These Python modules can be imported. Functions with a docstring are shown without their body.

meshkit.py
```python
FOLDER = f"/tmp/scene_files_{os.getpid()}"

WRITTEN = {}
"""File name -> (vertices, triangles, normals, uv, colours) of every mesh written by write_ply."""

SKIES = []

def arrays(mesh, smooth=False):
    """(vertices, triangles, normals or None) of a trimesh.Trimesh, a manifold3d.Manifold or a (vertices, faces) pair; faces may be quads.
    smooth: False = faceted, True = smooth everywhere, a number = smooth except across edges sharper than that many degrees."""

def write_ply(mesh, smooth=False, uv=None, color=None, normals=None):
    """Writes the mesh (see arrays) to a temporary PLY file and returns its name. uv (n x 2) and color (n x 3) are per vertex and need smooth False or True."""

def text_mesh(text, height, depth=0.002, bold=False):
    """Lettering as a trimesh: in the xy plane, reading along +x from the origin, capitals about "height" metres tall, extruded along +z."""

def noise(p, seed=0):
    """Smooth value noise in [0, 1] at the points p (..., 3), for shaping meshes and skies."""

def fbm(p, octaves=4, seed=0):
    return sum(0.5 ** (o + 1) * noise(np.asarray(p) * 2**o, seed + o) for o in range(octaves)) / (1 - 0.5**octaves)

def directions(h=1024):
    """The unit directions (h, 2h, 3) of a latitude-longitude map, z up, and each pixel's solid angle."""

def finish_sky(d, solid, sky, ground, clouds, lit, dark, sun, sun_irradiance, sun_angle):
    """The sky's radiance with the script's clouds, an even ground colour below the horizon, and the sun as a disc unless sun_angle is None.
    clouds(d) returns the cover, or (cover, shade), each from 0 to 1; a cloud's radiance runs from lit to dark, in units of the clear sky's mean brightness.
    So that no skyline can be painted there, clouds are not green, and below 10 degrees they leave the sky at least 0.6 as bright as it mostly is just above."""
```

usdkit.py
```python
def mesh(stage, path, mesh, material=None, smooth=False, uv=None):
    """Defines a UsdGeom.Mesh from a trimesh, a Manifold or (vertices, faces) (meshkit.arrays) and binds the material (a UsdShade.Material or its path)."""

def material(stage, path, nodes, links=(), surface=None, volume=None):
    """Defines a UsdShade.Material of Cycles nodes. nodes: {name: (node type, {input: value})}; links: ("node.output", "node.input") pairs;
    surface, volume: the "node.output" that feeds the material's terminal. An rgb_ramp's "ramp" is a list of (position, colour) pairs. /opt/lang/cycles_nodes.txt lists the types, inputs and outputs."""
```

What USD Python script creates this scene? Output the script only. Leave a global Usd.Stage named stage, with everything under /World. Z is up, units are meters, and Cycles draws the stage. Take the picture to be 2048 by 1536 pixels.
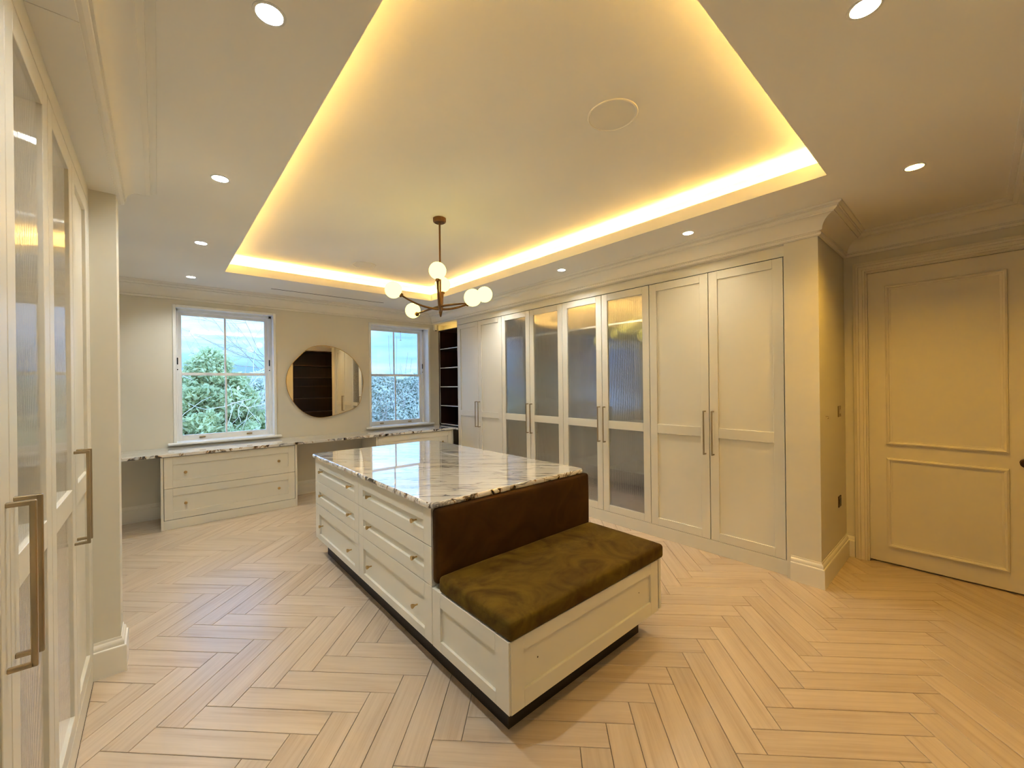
import math, random
import numpy as np
import trimesh, shapely
from shapely import geometry as sg
from pxr import Usd, UsdGeom, UsdLux, UsdShade, Gf, Sdf, Vt
import usdkit, meshkit

stage = Usd.Stage.CreateInMemory()
UsdGeom.SetStageUpAxis(stage, 'Z')
UsdGeom.SetStageMetersPerUnit(stage, 1.0)
UsdGeom.Xform.Define(stage, '/World')
UsdGeom.Scope.Define(stage, '/World/Looks')

# ------------------------------------------------------------------ camera
EYE = 1.45
cam = UsdGeom.Camera.Define(stage, '/World/camera')
F_PX = 812.6
cam.CreateHorizontalApertureAttr(36.0)
cam.CreateVerticalApertureAttr(27.0)
cam.CreateFocalLengthAttr(36.0 * F_PX / 2048)
cam.CreateClippingRangeAttr((0.02, 500))
cam.CreateExposureAttr(1.42)
_y, _r = math.radians(41.122), math.radians(-0.675)
_R = np.array([math.cos(_y), -math.sin(_y), 0]); _F = np.array([math.sin(_y), math.cos(_y), 0.0]); _U = np.array([0, 0, 1.0])
_R2 = math.cos(_r) * _R + math.sin(_r) * _U; _U2 = -math.sin(_r) * _R + math.cos(_r) * _U
cam.AddTransformOp().Set(Gf.Matrix4d(*_R2, 0, *_U2, 0, *(-_F), 0, 0, 0, EYE, 1))

# ------------------------------------------------------------------ materials
MATS = {}
def mat(name, nodes, links=(), surface='p.BSDF'):
    MATS[name] = usdkit.material(stage, '/World/Looks/' + name, nodes, links, surface=surface)
    return MATS[name]

# ------------------------------------------------------------------ sky
SKY = 0.57
skymat = usdkit.material(stage, '/World/Looks/sky', {
    'tc': ('texture_coordinate', {}),
    'sep': ('separate_xyz', {}),
    'mp': ('mapping', {'scale': (1.0, 1.0, 6.5)}),
    'n': ('noise_texture', {'scale': 2.2, 'detail': 5.0, 'roughness': 0.55}),
    'cr': ('rgb_ramp', {'ramp': [(0.38, (0.21, 0.46, 1.15)), (0.52, (0.36, 0.70, 1.45)), (0.66, (0.72, 1.0, 1.5))]}),
    'up': ('rgb_ramp', {'ramp': [(0.0, (1.0, 1.0, 1.0)), (1.0, (3.0, 3.0, 3.0))]}),
    'mul': ('mix', {'mix_type': 'multiply', 'fac': 1.0}),
    'bg': ('background_shader', {'strength': SKY})},
    [('tc.generated', 'mp.vector'), ('mp.vector', 'n.vector'), ('n.fac', 'cr.fac'), ('tc.generated', 'sep.vector'), ('sep.z', 'up.fac'),
     ('cr.color', 'mul.color1'), ('up.color', 'mul.color2'), ('mul.color', 'bg.color')], surface='bg.background')
dome = UsdLux.DomeLight.Define(stage, '/World/sky')
dome.CreateIntensityAttr(1.0)
UsdShade.MaterialBindingAPI.Apply(dome.GetPrim()).Bind(skymat)

# weak hazy daylight sun from behind the house, onto the garden
sun = UsdLux.DistantLight.Define(stage, '/World/sun')
sun.CreateIntensityAttr(1.35); sun.CreateAngleAttr(18.0); sun.CreateColorAttr(Gf.Vec3f(1.0, 0.97, 0.88))
sun.AddRotateZOp().Set(-20.0); sun.AddRotateXOp().Set(50.0)

# lamp strengths (radiance)
DOWN_L, COVE_L, GLOBE_L = 262.0, 42.0, 1.7
DOWN_C, COVE_C, GLOBE_C = (1.0, 0.86, 0.60), (1.0, 0.60, 0.16), (1.0, 0.82, 0.165)

# ------------------------------------------------------------------ surface materials
def emit(name, color, strength):
    return mat(name, {'e': ('emission', {'color': color, 'strength': strength})}, [], 'e.emission')
emit('downlight_glow', DOWN_C, DOWN_L)
emit('downlight_white_glow', (0.97, 1.0, 0.96), DOWN_L * 2.25)
emit('downlight_amber_glow', (1.0, 0.54, 0.07), DOWN_L * 4.2)
emit('downlight_warm_glow', (1.0, 0.76, 0.38), DOWN_L * 1.25)
emit('cove_glow', COVE_C, COVE_L)
emit('globe_glow', GLOBE_C, GLOBE_L)
emit('shelf_edge_glow', (1.0, 0.90, 0.72), 1.3)
emit('shelf_glow', (1.0, 0.62, 0.12), 6.0)

def paint(name, col, rough=0.5, bump=0.0, scale=140.0):
    c = np.array(col)
    nodes = {'g': ('geometry', {}), 'n2': ('noise_texture', {'scale': 1.7, 'detail': 0.0}),
        'cr': ('rgb_ramp', {'ramp': [(0.3, tuple(c * 0.975)), (0.7, tuple(np.minimum(c * 1.02, 0.95)))]}), 'p': ('principled_bsdf', {'roughness': rough})}
    links = [('g.position', 'n2.vector'), ('n2.fac', 'cr.fac'), ('cr.color', 'p.base_color')]
    if bump >= 0.1:
        nodes['n'] = ('noise_texture', {'scale': scale, 'detail': 2.0}); nodes['b'] = ('bump', {'strength': bump, 'distance': 0.01})
        links += [('g.position', 'n.vector'), ('n.fac', 'b.height'), ('b.normal', 'p.normal')]
    return mat(name, nodes, links)
paint('wall_paint', (0.74, 0.71, 0.62), 0.75, 0.03)
paint('ceiling_paint', (0.92, 0.90, 0.85), 0.8, 0.02)
paint('trim_paint', (0.86, 0.83, 0.76), 0.45, 0.01)
paint('cabinet_paint', (0.775, 0.75, 0.665), 0.38, 0.01, 220)
paint('door_paint', (0.80, 0.75, 0.64), 0.42, 0.01)
paint('window_paint', (0.92, 0.925, 0.91), 0.35, 0.01)
paint('speaker_paint', (0.85, 0.83, 0.77), 0.7, 0.25, 900)
paint('white_plastic', (0.82, 0.82, 0.79), 0.4, 0.0)
paint('dark_plinth', (0.014, 0.009, 0.006), 0.5)
paint('dark_void', (0.02, 0.018, 0.015), 0.7)
paint('black_plastic', (0.02, 0.02, 0.02), 0.4)
paint('render_wall', (0.5, 0.5, 0.5), 0.9)

def metal(name, col, rough):
    mat(name, {'p': ('principled_bsdf', {'base_color': col, 'metallic': 1.0, 'roughness': rough})})
metal('brass', (0.62, 0.43, 0.19), 0.32)
metal('bronze', (0.16, 0.085, 0.04), 0.38)
metal('nickel', (0.46, 0.37, 0.24), 0.30)
metal('chrome', (0.75, 0.74, 0.72), 0.15)
metal('brown_metal', (0.10, 0.055, 0.035), 0.45)
mat('mirror_glass', {'p': ('principled_bsdf', {'base_color': (0.80, 0.78, 0.72), 'metallic': 1.0, 'roughness': 0.0})})

def wood(name, stops, grain=(3.0, 60.0, 60.0), rough=0.45, rnd=0.0, spec=0.5, coat=0.0):
    """Grain runs along the object's own x axis."""
    nodes = {'tc': ('texture_coordinate', {}), 'oi': ('object_info', {}), 'ml': ('math', {'math_type': 'multiply', 'value2': 37.0}),
        'cx': ('combine_xyz', {}), 'av': ('mix', {'mix_type': 'add', 'fac': 1.0}), 'mp': ('mapping', {'scale': grain}),
        'n': ('noise_texture', {'scale': 1.0, 'detail': 4.0, 'roughness': 0.62}),
        'mp2': ('mapping', {'scale': (grain[0] * .35, grain[1] * .16, grain[2] * .16)}),
        'n2': ('noise_texture', {'scale': 1.0, 'detail': 1.0, 'distortion': 1.3}),
        'mx': ('math', {'math_type': 'multiply_add', 'value2': 0.55}), 'hf': ('math', {'math_type': 'multiply', 'value2': 0.45}),
        'cr': ('rgb_ramp', {'ramp': stops}),
        'tr': ('map_range', {'from_min': 0.0, 'from_max': 1.0, 'to_min': 1.0 - rnd, 'to_max': 1.0 + rnd * .6}),
        'tint': ('mix', {'mix_type': 'multiply', 'fac': 1.0}), 'ct': ('combine_xyz', {}),
        'p': ('principled_bsdf', {'roughness': rough, 'specular_ior_level': spec, 'coat_weight': coat, 'coat_roughness': 0.25})}
    links = [('oi.random', 'ml.value1'), ('ml.value', 'cx.x'), ('ml.value', 'cx.y'), ('ml.value', 'cx.z'), ('tc.object', 'av.color1'), ('cx.vector', 'av.color2'),
        ('av.color', 'mp.vector'), ('mp.vector', 'n.vector'), ('av.color', 'mp2.vector'), ('mp2.vector', 'n2.vector'), ('n.fac', 'mx.value1'), ('n2.fac', 'hf.value1'), ('hf.value', 'mx.value3'),
        ('mx.value', 'cr.fac'), ('oi.random', 'tr.value'), ('tr.result', 'ct.x'), ('tr.result', 'ct.y'), ('tr.result', 'ct.z'), ('cr.color', 'tint.color1'), ('ct.vector', 'tint.color2'),
        ('tint.color', 'p.base_color')]
    return mat(name, nodes, links)
wood('oak', [(0.30, (0.46, 0.345, 0.24)), (0.44, (0.55, 0.44, 0.33)), (0.55, (0.60, 0.49, 0.375)), (0.72, (0.65, 0.54, 0.425))], (2.6, 60.0, 60.0), 0.33, 0.07, 0.5, 0.30)
wood('dark_wood', [(0.3, (0.012, 0.004, 0.003)), (0.6, (0.03, 0.009, 0.006)), (0.8, (0.05, 0.016, 0.01))], (40.0, 2.0, 2.0), 0.4)
wood('cabinet_lining', [(0.3, (0.10, 0.085, 0.06)), (0.6, (0.14, 0.12, 0.085)), (0.8, (0.17, 0.145, 0.105))], (2.0, 2.0, 2.0), 0.5)
paint('subfloor_dark', (0.10, 0.065, 0.04), 0.8)

# marble: white ground, grey veins running in one direction, dark brown seams cropping out
def marble(name, rot, blot, thr):
    mat(name, {'g': ('geometry', {}), 'mp': ('mapping', {'rotation': (0, 0, rot), 'scale': (1.0, 1.0, 1.0)}),
        'w0': ('noise_texture', {'scale': 1.6, 'detail': 4.0}), 'sub': ('mix', {'mix_type': 'subtract', 'fac': 1.0, 'color2': (0.5, 0.5, 0.5)}),
        'ws': ('mix', {'mix_type': 'multiply', 'fac': 1.0, 'color2': (0.30, 0.30, 0.30)}), 'wa': ('mix', {'mix_type': 'add', 'fac': 1.0}),
        'sc': ('mapping', {'scale': (1.3, 12.0, 3.0)}),
        'v': ('noise_texture', {'scale': 1.0, 'detail': 5.0, 'roughness': 0.55, 'distortion': 0.6}),
        'ab': ('math', {'math_type': 'subtract', 'value2': 0.5}), 'aa': ('math', {'math_type': 'absolute'}),
        'vr': ('rgb_ramp', {'ramp': [(0.0, (0.20, 0.20, 0.22)), (0.008, (0.40, 0.40, 0.42)), (0.02, (0.78, 0.77, 0.75)), (0.05, (0.88, 0.87, 0.84)), (1.0, (0.88, 0.87, 0.84))]}),
        'sc2': ('mapping', {'scale': (0.8, 3.2, 2.0), 'location': (3.1, 1.7, 0.0)}), 'c': ('noise_texture', {'scale': 1.0, 'detail': 3.0}),
        'cr': ('rgb_ramp', {'ramp': [(0.3, (0.90, 0.86, 0.78)), (0.5, (1.0, 0.99, 0.97)), (0.66, (0.90, 0.91, 0.93))]}),
        'm1': ('mix', {'mix_type': 'multiply', 'fac': 1.0}),
        'sc3': ('mapping', {'scale': blot, 'location': (0.4, 0.0, 0.3)}),
        'd': ('noise_texture', {'scale': 1.0, 'detail': 6.0, 'roughness': 0.65, 'distortion': 1.2}),
        'dr': ('rgb_ramp', {'ramp': [(thr, (1, 1, 1)), (thr + .035, (0.55, 0.36, 0.18)), (thr + .06, (0.03, 0.022, 0.016)), (1.0, (0.02, 0.016, 0.012))]}),
        'm2': ('mix', {'mix_type': 'multiply', 'fac': 1.0}),
        'p': ('principled_bsdf', {'roughness': 0.05, 'specular_ior_level': 0.9, 'coat_weight': 1.0, 'coat_roughness': 0.015, 'coat_ior': 1.7})},
        [('g.position', 'mp.vector'), ('mp.vector', 'w0.vector'), ('w0.color', 'sub.color1'), ('sub.color', 'ws.color1'), ('mp.vector', 'wa.color1'), ('ws.color', 'wa.color2'),
         ('wa.color', 'sc.vector'), ('sc.vector', 'v.vector'), ('v.fac', 'ab.value1'), ('ab.value', 'aa.value1'), ('aa.value', 'vr.fac'),
         ('wa.color', 'sc2.vector'), ('sc2.vector', 'c.vector'), ('c.fac', 'cr.fac'), ('vr.color', 'm1.color1'), ('cr.color', 'm1.color2'),
         ('wa.color', 'sc3.vector'), ('sc3.vector', 'd.vector'), ('d.fac', 'dr.fac'), ('m1.color', 'm2.color1'), ('dr.color', 'm2.color2'), ('m2.color', 'p.base_color')])
marble('island_marble', 0.72, (3.0, 3.0, 3.0), .80)
marble('island_marble_edge', 0.0, (13.0, 13.0, 7.0), .53)
marble('desk_marble', 0.2, (2.5, 2.5, 3.0), .72)
marble('desk_marble_edge', 0.0, (8.0, 8.0, 6.0), .53)

def velvet(name, c0, c1, sheen):
    mat(name, {'g': ('geometry', {}), 'n': ('noise_texture', {'scale': 4.2, 'detail': 4.0, 'roughness': 0.6, 'distortion': 1.8}), 'f': ('noise_texture', {'scale': 700.0}),
        'cr': ('rgb_ramp', {'ramp': [(0.34, c0), (0.52, tuple((np.array(c0) + c1) / 2)), (0.68, c1)]}),
        'b': ('bump', {'strength': 0.15, 'distance': 0.002}), 'sr': ('map_range', {'from_min': .35, 'from_max': .65, 'to_min': .05, 'to_max': sheen}),
        'p': ('principled_bsdf', {'roughness': 0.85, 'sheen_roughness': 0.35, 'sheen_tint': (0.75, 0.55, 0.18), 'specular_ior_level': 0.15})},
        [('g.position', 'n.vector'), ('n.fac', 'cr.fac'), ('cr.color', 'p.base_color'), ('f.fac', 'b.height'), ('b.normal', 'p.normal'), ('g.position', 'f.vector'), ('n.fac', 'sr.value'), ('sr.result', 'p.sheen_weight')])
velvet('velvet_seat', (0.056, 0.028, 0.003), (0.112, 0.074, 0.007), 0.18)
velvet('velvet_back', (0.035, 0.014, 0.002), (0.055, 0.024, 0.003), 0.07)

# window glass and vertically reeded cabinet glass
mat('window_glass', {'f': ('fresnel', {'IOR': 1.45}), 't': ('transparent_bsdf', {'color': (0.97, 0.99, 0.98)}), 'g': ('glossy_bsdf', {'color': (1, 1, 1), 'roughness': 0.0}), 'm': ('mix_closure', {})},
    [('f.fac', 'm.fac'), ('t.BSDF', 'm.closure1'), ('g.BSDF', 'm.closure2')], 'm.closure')
mat('reeded_glass', {'g': ('geometry', {}), 'w': ('wave_texture', {'scale': 42.0, 'wave_type': 'bands', 'bands_direction': 'y', 'distortion': 0.0, 'detail': 0.0}),
    'b': ('bump', {'strength': 0.26, 'distance': 0.002}), 'f': ('fresnel', {'IOR': 1.55}), 'fm': ('math', {'math_type': 'multiply_add', 'value2': 1.4, 'value3': 0.26, 'use_clamp': True}),
    't': ('transparent_bsdf', {'color': (0.72, 0.73, 0.70)}), 'd': ('diffuse_bsdf', {'color': (0.30, 0.31, 0.29)}), 'td': ('mix_closure', {'fac': 0.07}),
    'gl': ('glossy_bsdf', {'color': (1, 1, 1), 'roughness': 0.02}), 'm': ('mix_closure', {})},
    [('g.position', 'w.vector'), ('w.fac', 'b.height'), ('b.normal', 'gl.normal'), ('f.fac', 'fm.value1'), ('fm.value', 'm.fac'), ('t.BSDF', 'td.closure1'), ('d.BSDF', 'td.closure2'), ('td.closure', 'm.closure1'), ('gl.BSDF', 'm.closure2')], 'm.closure')

def leaf(name, stops):
    mat(name, {'g': ('geometry', {}), 'n': ('noise_texture', {'scale': 2.5, 'detail': 3.0}), 'a': ('math', {'math_type': 'multiply_add', 'value2': 0.45}), 'h': ('math', {'math_type': 'multiply', 'value2': 0.55}),
        'cr': ('rgb_ramp', {'ramp': stops}), 'd': ('principled_bsdf', {'roughness': 0.45}), 't': ('translucent_bsdf', {}), 'm': ('mix_closure', {'fac': 0.45})},
        [('g.position', 'n.vector'), ('g.random_per_island', 'a.value1'), ('n.fac', 'h.value1'), ('h.value', 'a.value3'), ('a.value', 'cr.fac'), ('cr.color', 'd.base_color'), ('cr.color', 't.color'), ('d.BSDF', 'm.closure1'), ('t.BSDF', 'm.closure2')], 'm.closure')
leaf('leaf_green', [(0.25, (0.48, 0.54, 0.28)), (0.5, (0.84, 0.86, 0.48)), (0.75, (0.96, 0.95, 0.72))])
leaf('leaf_grey', [(0.25, (0.62, 0.66, 0.56)), (0.5, (0.90, 0.92, 0.80)), (0.75, (0.95, 0.95, 0.85))])
paint('bark', (0.30, 0.27, 0.22), 0.9, 0.3, 20)
paint('bark_pale', (0.62, 0.58, 0.46), 0.9, 0.3, 20)
paint('lawn', (0.20, 0.28, 0.12), 0.95, 0.3, 8)
paint('gravel', (0.72, 0.70, 0.66), 0.9, 0.3, 40)

# ------------------------------------------------------------------ scene helpers
_used = {}
def path_for(name, parent):
    base = parent + '/' + name
    n = _used.get(base, -1) + 1
    _used[base] = n
    return base if n == 0 else f'{base}_{n:03d}'
def setdata(prim, label=None, cat=None, group=None, kind=None):
    for k, v in (('label', label), ('category', cat), ('group', group), ('kind', kind)):
        if v: prim.SetCustomDataByKey(k, v)
    return prim
def thing(name, label, cat, loc=(0, 0, 0), rotz=0.0, group=None, kind=None, parent='/World'):
    x = UsdGeom.Xform.Define(stage, path_for(name, parent))
    if any(loc): x.AddTranslateOp().Set(Gf.Vec3d(*map(float, loc)))
    if rotz: x.AddRotateZOp().Set(float(rotz))
    return setdata(x.GetPrim(), label, cat, group, kind)
def obj(name, mesh, material, parent='/World', label=None, cat=None, group=None, kind=None, smooth=False):
    if not isinstance(parent, str): parent = str(parent.GetPath())
    m = usdkit.mesh(stage, path_for(name, parent), mesh, MATS[material], smooth=smooth)
    return setdata(m.GetPrim(), label, cat, group, kind)
def copy_of(root, loc, rotz=0.0, label=None, group=None):
    cd = root.GetCustomData()
    r = thing(root.GetName().rstrip('0123456789').rstrip('_'), label or cd['label'], cd['category'], loc, rotz, group or cd.get('group'))
    r.GetReferences().AddInternalReference(root.GetPath()); r.SetInstanceable(True)
    return r

cat_ = trimesh.util.concatenate
def B(x0, x1, y0, y1, z0, z1, c=0.0):
    """A box by its bounds, edges chamfered by c."""
    x0, x1 = min(x0, x1), max(x0, x1); y0, y1 = min(y0, y1), max(y0, y1); z0, z1 = min(z0, z1), max(z0, z1)
    if c <= 0:
        m = trimesh.creation.box((x1 - x0, y1 - y0, z1 - z0)); m.apply_translation(((x0 + x1) / 2, (y0 + y1) / 2, (z0 + z1) / 2)); return m
    c = min(c, (x1 - x0) * .45, (y1 - y0) * .45, (z1 - z0) * .45)
    p = []
    for i, X in enumerate((x0, x1)):
        for j, Y in enumerate((y0, y1)):
            for k, Z in enumerate((z0, z1)):
                s = np.array([1 - 2 * i, 1 - 2 * j, 1 - 2 * k]) * c
                for ax in range(3):
                    q = np.array([X, Y, Z]) + s; q[ax] -= s[ax]; p.append(q)
    return trimesh.convex.convex_hull(np.array(p))
def cyl(p0, p1, r, n=20):
    return trimesh.creation.cylinder(radius=r, segment=(np.array(p0, float), np.array(p1, float)), sections=n)
def tube(pts, r, n=10):
    v, f = None, None
    p = np.asarray(pts, float); r = np.broadcast_to(r, (len(p),))
    t = np.gradient(p, axis=0); t /= np.linalg.norm(t, axis=1, keepdims=True) + 1e-12
    up = np.array([0, 0, 1.0]) if abs(t[0][2]) < .95 else np.array([1.0, 0, 0])
    rows = []
    for i in range(len(p)):
        a = np.cross(t[i], up); a /= np.linalg.norm(a) + 1e-12; b = np.cross(a, t[i])
        ang = np.arange(n) * 2 * np.pi / n
        rows.append(p[i] + r[i] * (np.cos(ang)[:, None] * a + np.sin(ang)[:, None] * b))
    v = np.vstack(rows + [p[:1], p[-1:]]); f = []
    for i in range(len(p) - 1):
        for j in range(n):
            a0, a1, b0, b1 = i * n + j, i * n + (j + 1) % n, (i + 1) * n + j, (i + 1) * n + (j + 1) % n
            f += [[a0, b0, a1], [a1, b0, b1]]
    k = len(p) * n
    for j in range(n):
        f += [[k, j, (j + 1) % n], [k + 1, (len(p) - 1) * n + (j + 1) % n, (len(p) - 1) * n + j]]
    m = trimesh.Trimesh(v, np.array(f), process=False)
    if m.volume < 0: m.invert()
    return m
def lathe(prof, n=32, loc=(0, 0, 0)):
    m = trimesh.creation.revolve(np.array(prof, float), sections=n); m.apply_translation(loc); return m
def ring_frame(axis, pos, depth, a0, a1, b0, b1, w, c=0.0):
    """Four bars round a rectangle; axis 0: plane x=pos, a=y, b=z; axis 1: plane y=pos, a=x, b=z."""
    def bar(A0, A1, B0, B1):
        return B(pos, pos + depth, A0, A1, B0, B1, c) if axis == 0 else B(A0, A1, pos, pos + depth, B0, B1, c)
    return cat_([bar(a0, a0 + w, b0, b1), bar(a1 - w, a1, b0, b1), bar(a0 + w, a1 - w, b0, b0 + w), bar(a0 + w, a1 - w, b1 - w, b1)])

def sweep_runs(path, prof, closed, left=True):
    """Moulding runs along a plan polyline, mitred at its corners. prof: (distance from the wall into the room, z), a closed outline. One mesh per segment."""
    P = np.array(path, float); n = len(P); segs = n if closed else n - 1
    dirs = [(P[(i + 1) % n] - P[i]) / np.linalg.norm(P[(i + 1) % n] - P[i]) for i in range(segs)]
    nrm = [np.array([-d[1], d[0]]) * (1 if left else -1) for d in dirs]
    def offs(i):
        if closed: a, b = nrm[(i - 1) % n], nrm[i % n]
        else: a, b = (nrm[max(i - 1, 0)], nrm[min(i, segs - 1)])
        s = a + b
        return s / (s @ s) * 2 if True else s
    out = []
    pr = np.array(prof, float); k = len(pr)
    for i in range(segs):
        rows = []
        for v in (i, (i + 1) % n if closed else i + 1):
            o = offs(v)
            rows.append(np.column_stack([P[v % n][0] + o[0] * pr[:, 0], P[v % n][1] + o[1] * pr[:, 0], pr[:, 1]]))
        V = np.vstack(rows); Fc = []
        for j in range(k):
            a, b = j, (j + 1) % k
            Fc += [[a, b, k + a], [b, k + b, k + a]]
        tri = trimesh.creation.triangulate_polygon(sg.Polygon(pr), engine='earcut')
        # map the triangulation back to the outline's own vertices
        idx = [int(np.argmin(((pr - q) ** 2).sum(1))) for q in tri[0]]
        caps = np.array(idx)[tri[1]]
        Fc = np.vstack([np.array(Fc), caps, caps[:, ::-1] + k])
        m = trimesh.Trimesh(V, Fc, process=False); m.fix_normals()
        if m.volume < 0: m.invert()
        out.append(m)
    return out

# ------------------------------------------------------------------ room dimensions
H, H2 = 2.617, 2.798                       # ceiling, raised tray
XL, XP = -0.251, -0.152                    # left wardrobe fronts, left bulkhead / pier face
XW, XR = 3.518, 3.479                      # right wardrobe fronts, right bulkhead / pier face
XD = 4.302                                 # door wall
YB, YF = -0.29, 6.0                        # back wall, window wall
YR = 0.724                                 # alcove return wall
SOF = 2.455
TX0, TX1, TY0, TY1 = 0.525, 2.877, 0.554, 4.984

# ------------------------------------------------------------------ walls
def wall_with_holes(x0, x1, z0, z1, holes, y0, y1):
    s = sg.box(x0, z0, x1, z1)
    for h in holes: s = s.difference(sg.box(*h))
    m = trimesh.creation.extrude_polygon(s, y1 - y0, engine='earcut')
    v = m.vertices.copy(); m.vertices = np.column_stack([v[:, 0], y1 - v[:, 2], v[:, 1]])
    m.fix_normals(); return m
WIN = [(0.139, 1.163), (2.400, 3.420)]
WZ0, WZ1 = 0.812, 2.397
obj('wall_far', wall_with_holes(-1.1, 4.35, 0, 2.85, [(a, WZ0, b, WZ1) for a, b in WIN], YF, YF + 0.30), 'wall_paint',
    label='pale greige far wall with the two sash windows', kind='structure')
obj('wall_left', cat_([B(-0.95, XP, 2.91, 3.07, 0, 2.85), B(-0.95, XP, -0.5, 2.91, SOF, 2.85),
    B(-0.95, -0.86, -0.5, 2.91, 0, SOF), B(-0.95, XP, -0.5, -0.02, 0, SOF)]), 'wall_paint',
    label='greige left wall with narrow pier at the end of the left wardrobes', kind='structure')
obj('wall_left', B(-0.95, -0.85, 3.07, 6.0, 0, 2.85), 'wall_paint', label='greige side wall of the desk alcove left of the left window', kind='structure')
obj('wall_right', cat_([B(XR, XD, YR, 0.93, 0, 2.85), B(XR, 4.25, 0.93, 6.0, SOF, 2.85), B(4.16, 4.25, 0.93, 6.0, 0, SOF)]), 'wall_paint',
    label='greige right wall and pier round the built-in wardrobes', kind='structure')
obj('wall_door', cat_([B(XD, XD + .14, 0.583, 0.93, 0, 2.85), B(XD, XD + .14, YB - .2, -0.258, 0, 2.85), B(XD, XD + .14, -0.258, 0.583, 2.305, 2.85)]), 'wall_paint',
    label='warm lit alcove wall around the panelled door', kind='structure')
obj('wall_back', cat_([B(-0.95, 2.78, YB - .12, YB, 0, 2.85), B(4.05, XD + .14, YB - .12, YB, 0, 2.85), B(2.78, 4.05, YB - .12, YB, 2.44, 2.85)]), 'wall_paint',
    label='greige back wall behind the viewer with a shelf recess', kind='structure')

# ceiling: border with a tray opening, cove lip, cove back and raised tray
bd = sg.box(-1.0, -0.45, 4.45, 6.1).difference(sg.box(TX0 - .0157, TY0 - .0157, TX1 + .0157, TY1 + .0157))
DL = [(0.275, 1.449), (0.275, 2.773), (0.276, 4.110), (0.277, 5.439), (1.680, 0.222), (3.146, 0.218), (3.143, 1.482), (3.143, 2.805), (3.143, 4.130)]
for x, y in DL: bd = bd.difference(sg.Point(x, y).buffer(.0385, quad_segs=8))
border = trimesh.creation.extrude_polygon(bd, 0.03, engine='earcut'); border.apply_translation((0, 0, H))
g = 0.10
lip = trimesh.creation.extrude_polygon(sg.box(TX0 - .016, TY0 - .016, TX1 + .016, TY1 + .016).difference(sg.box(TX0, TY0, TX1, TY1)), 0.086, engine='earcut'); lip.apply_translation((0, 0, H + .0004))
cback = trimesh.creation.extrude_polygon(sg.box(TX0 - g - .05, TY0 - g - .05, TX1 + g + .05, TY1 + g + .05).difference(sg.box(TX0 - g, TY0 - g, TX1 + g, TY1 + g)), H2 - H + .02, engine='earcut'); cback.apply_translation((0, 0, H + .01))
ceil = thing('ceiling', 'pale cream ceiling with raised lit tray in the middle', None, kind='structure')
obj('ceiling_border', border, 'ceiling_paint', ceil)
obj('tray_lip', lip, 'ceiling_paint', ceil)
obj('cove_back', cback, 'ceiling_paint', ceil)
obj('tray_panel', B(TX0 - g - .06, TX1 + g + .06, TY0 - g - .06, TY1 + g + .06, H2, H2 + .04), 'ceiling_paint', ceil)
# roof over everything, so that no sky leaks in
obj('roof_slab', B(-1.2, 4.7, -0.9, 6.3, 2.85, 2.95), 'dark_void', ceil)

led = trimesh.creation.extrude_polygon(sg.box(TX0 - .062, TY0 - .062, TX1 + .062, TY1 + .062).difference(sg.box(TX0 - .048, TY0 - .048, TX1 + .048, TY1 + .048)), 0.004, engine='earcut'); led.apply_translation((0, 0, H + .034))
obj('led_strip', led, 'cove_glow', label='amber light strip hidden in the cove round the ceiling tray', cat='light strip')

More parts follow.
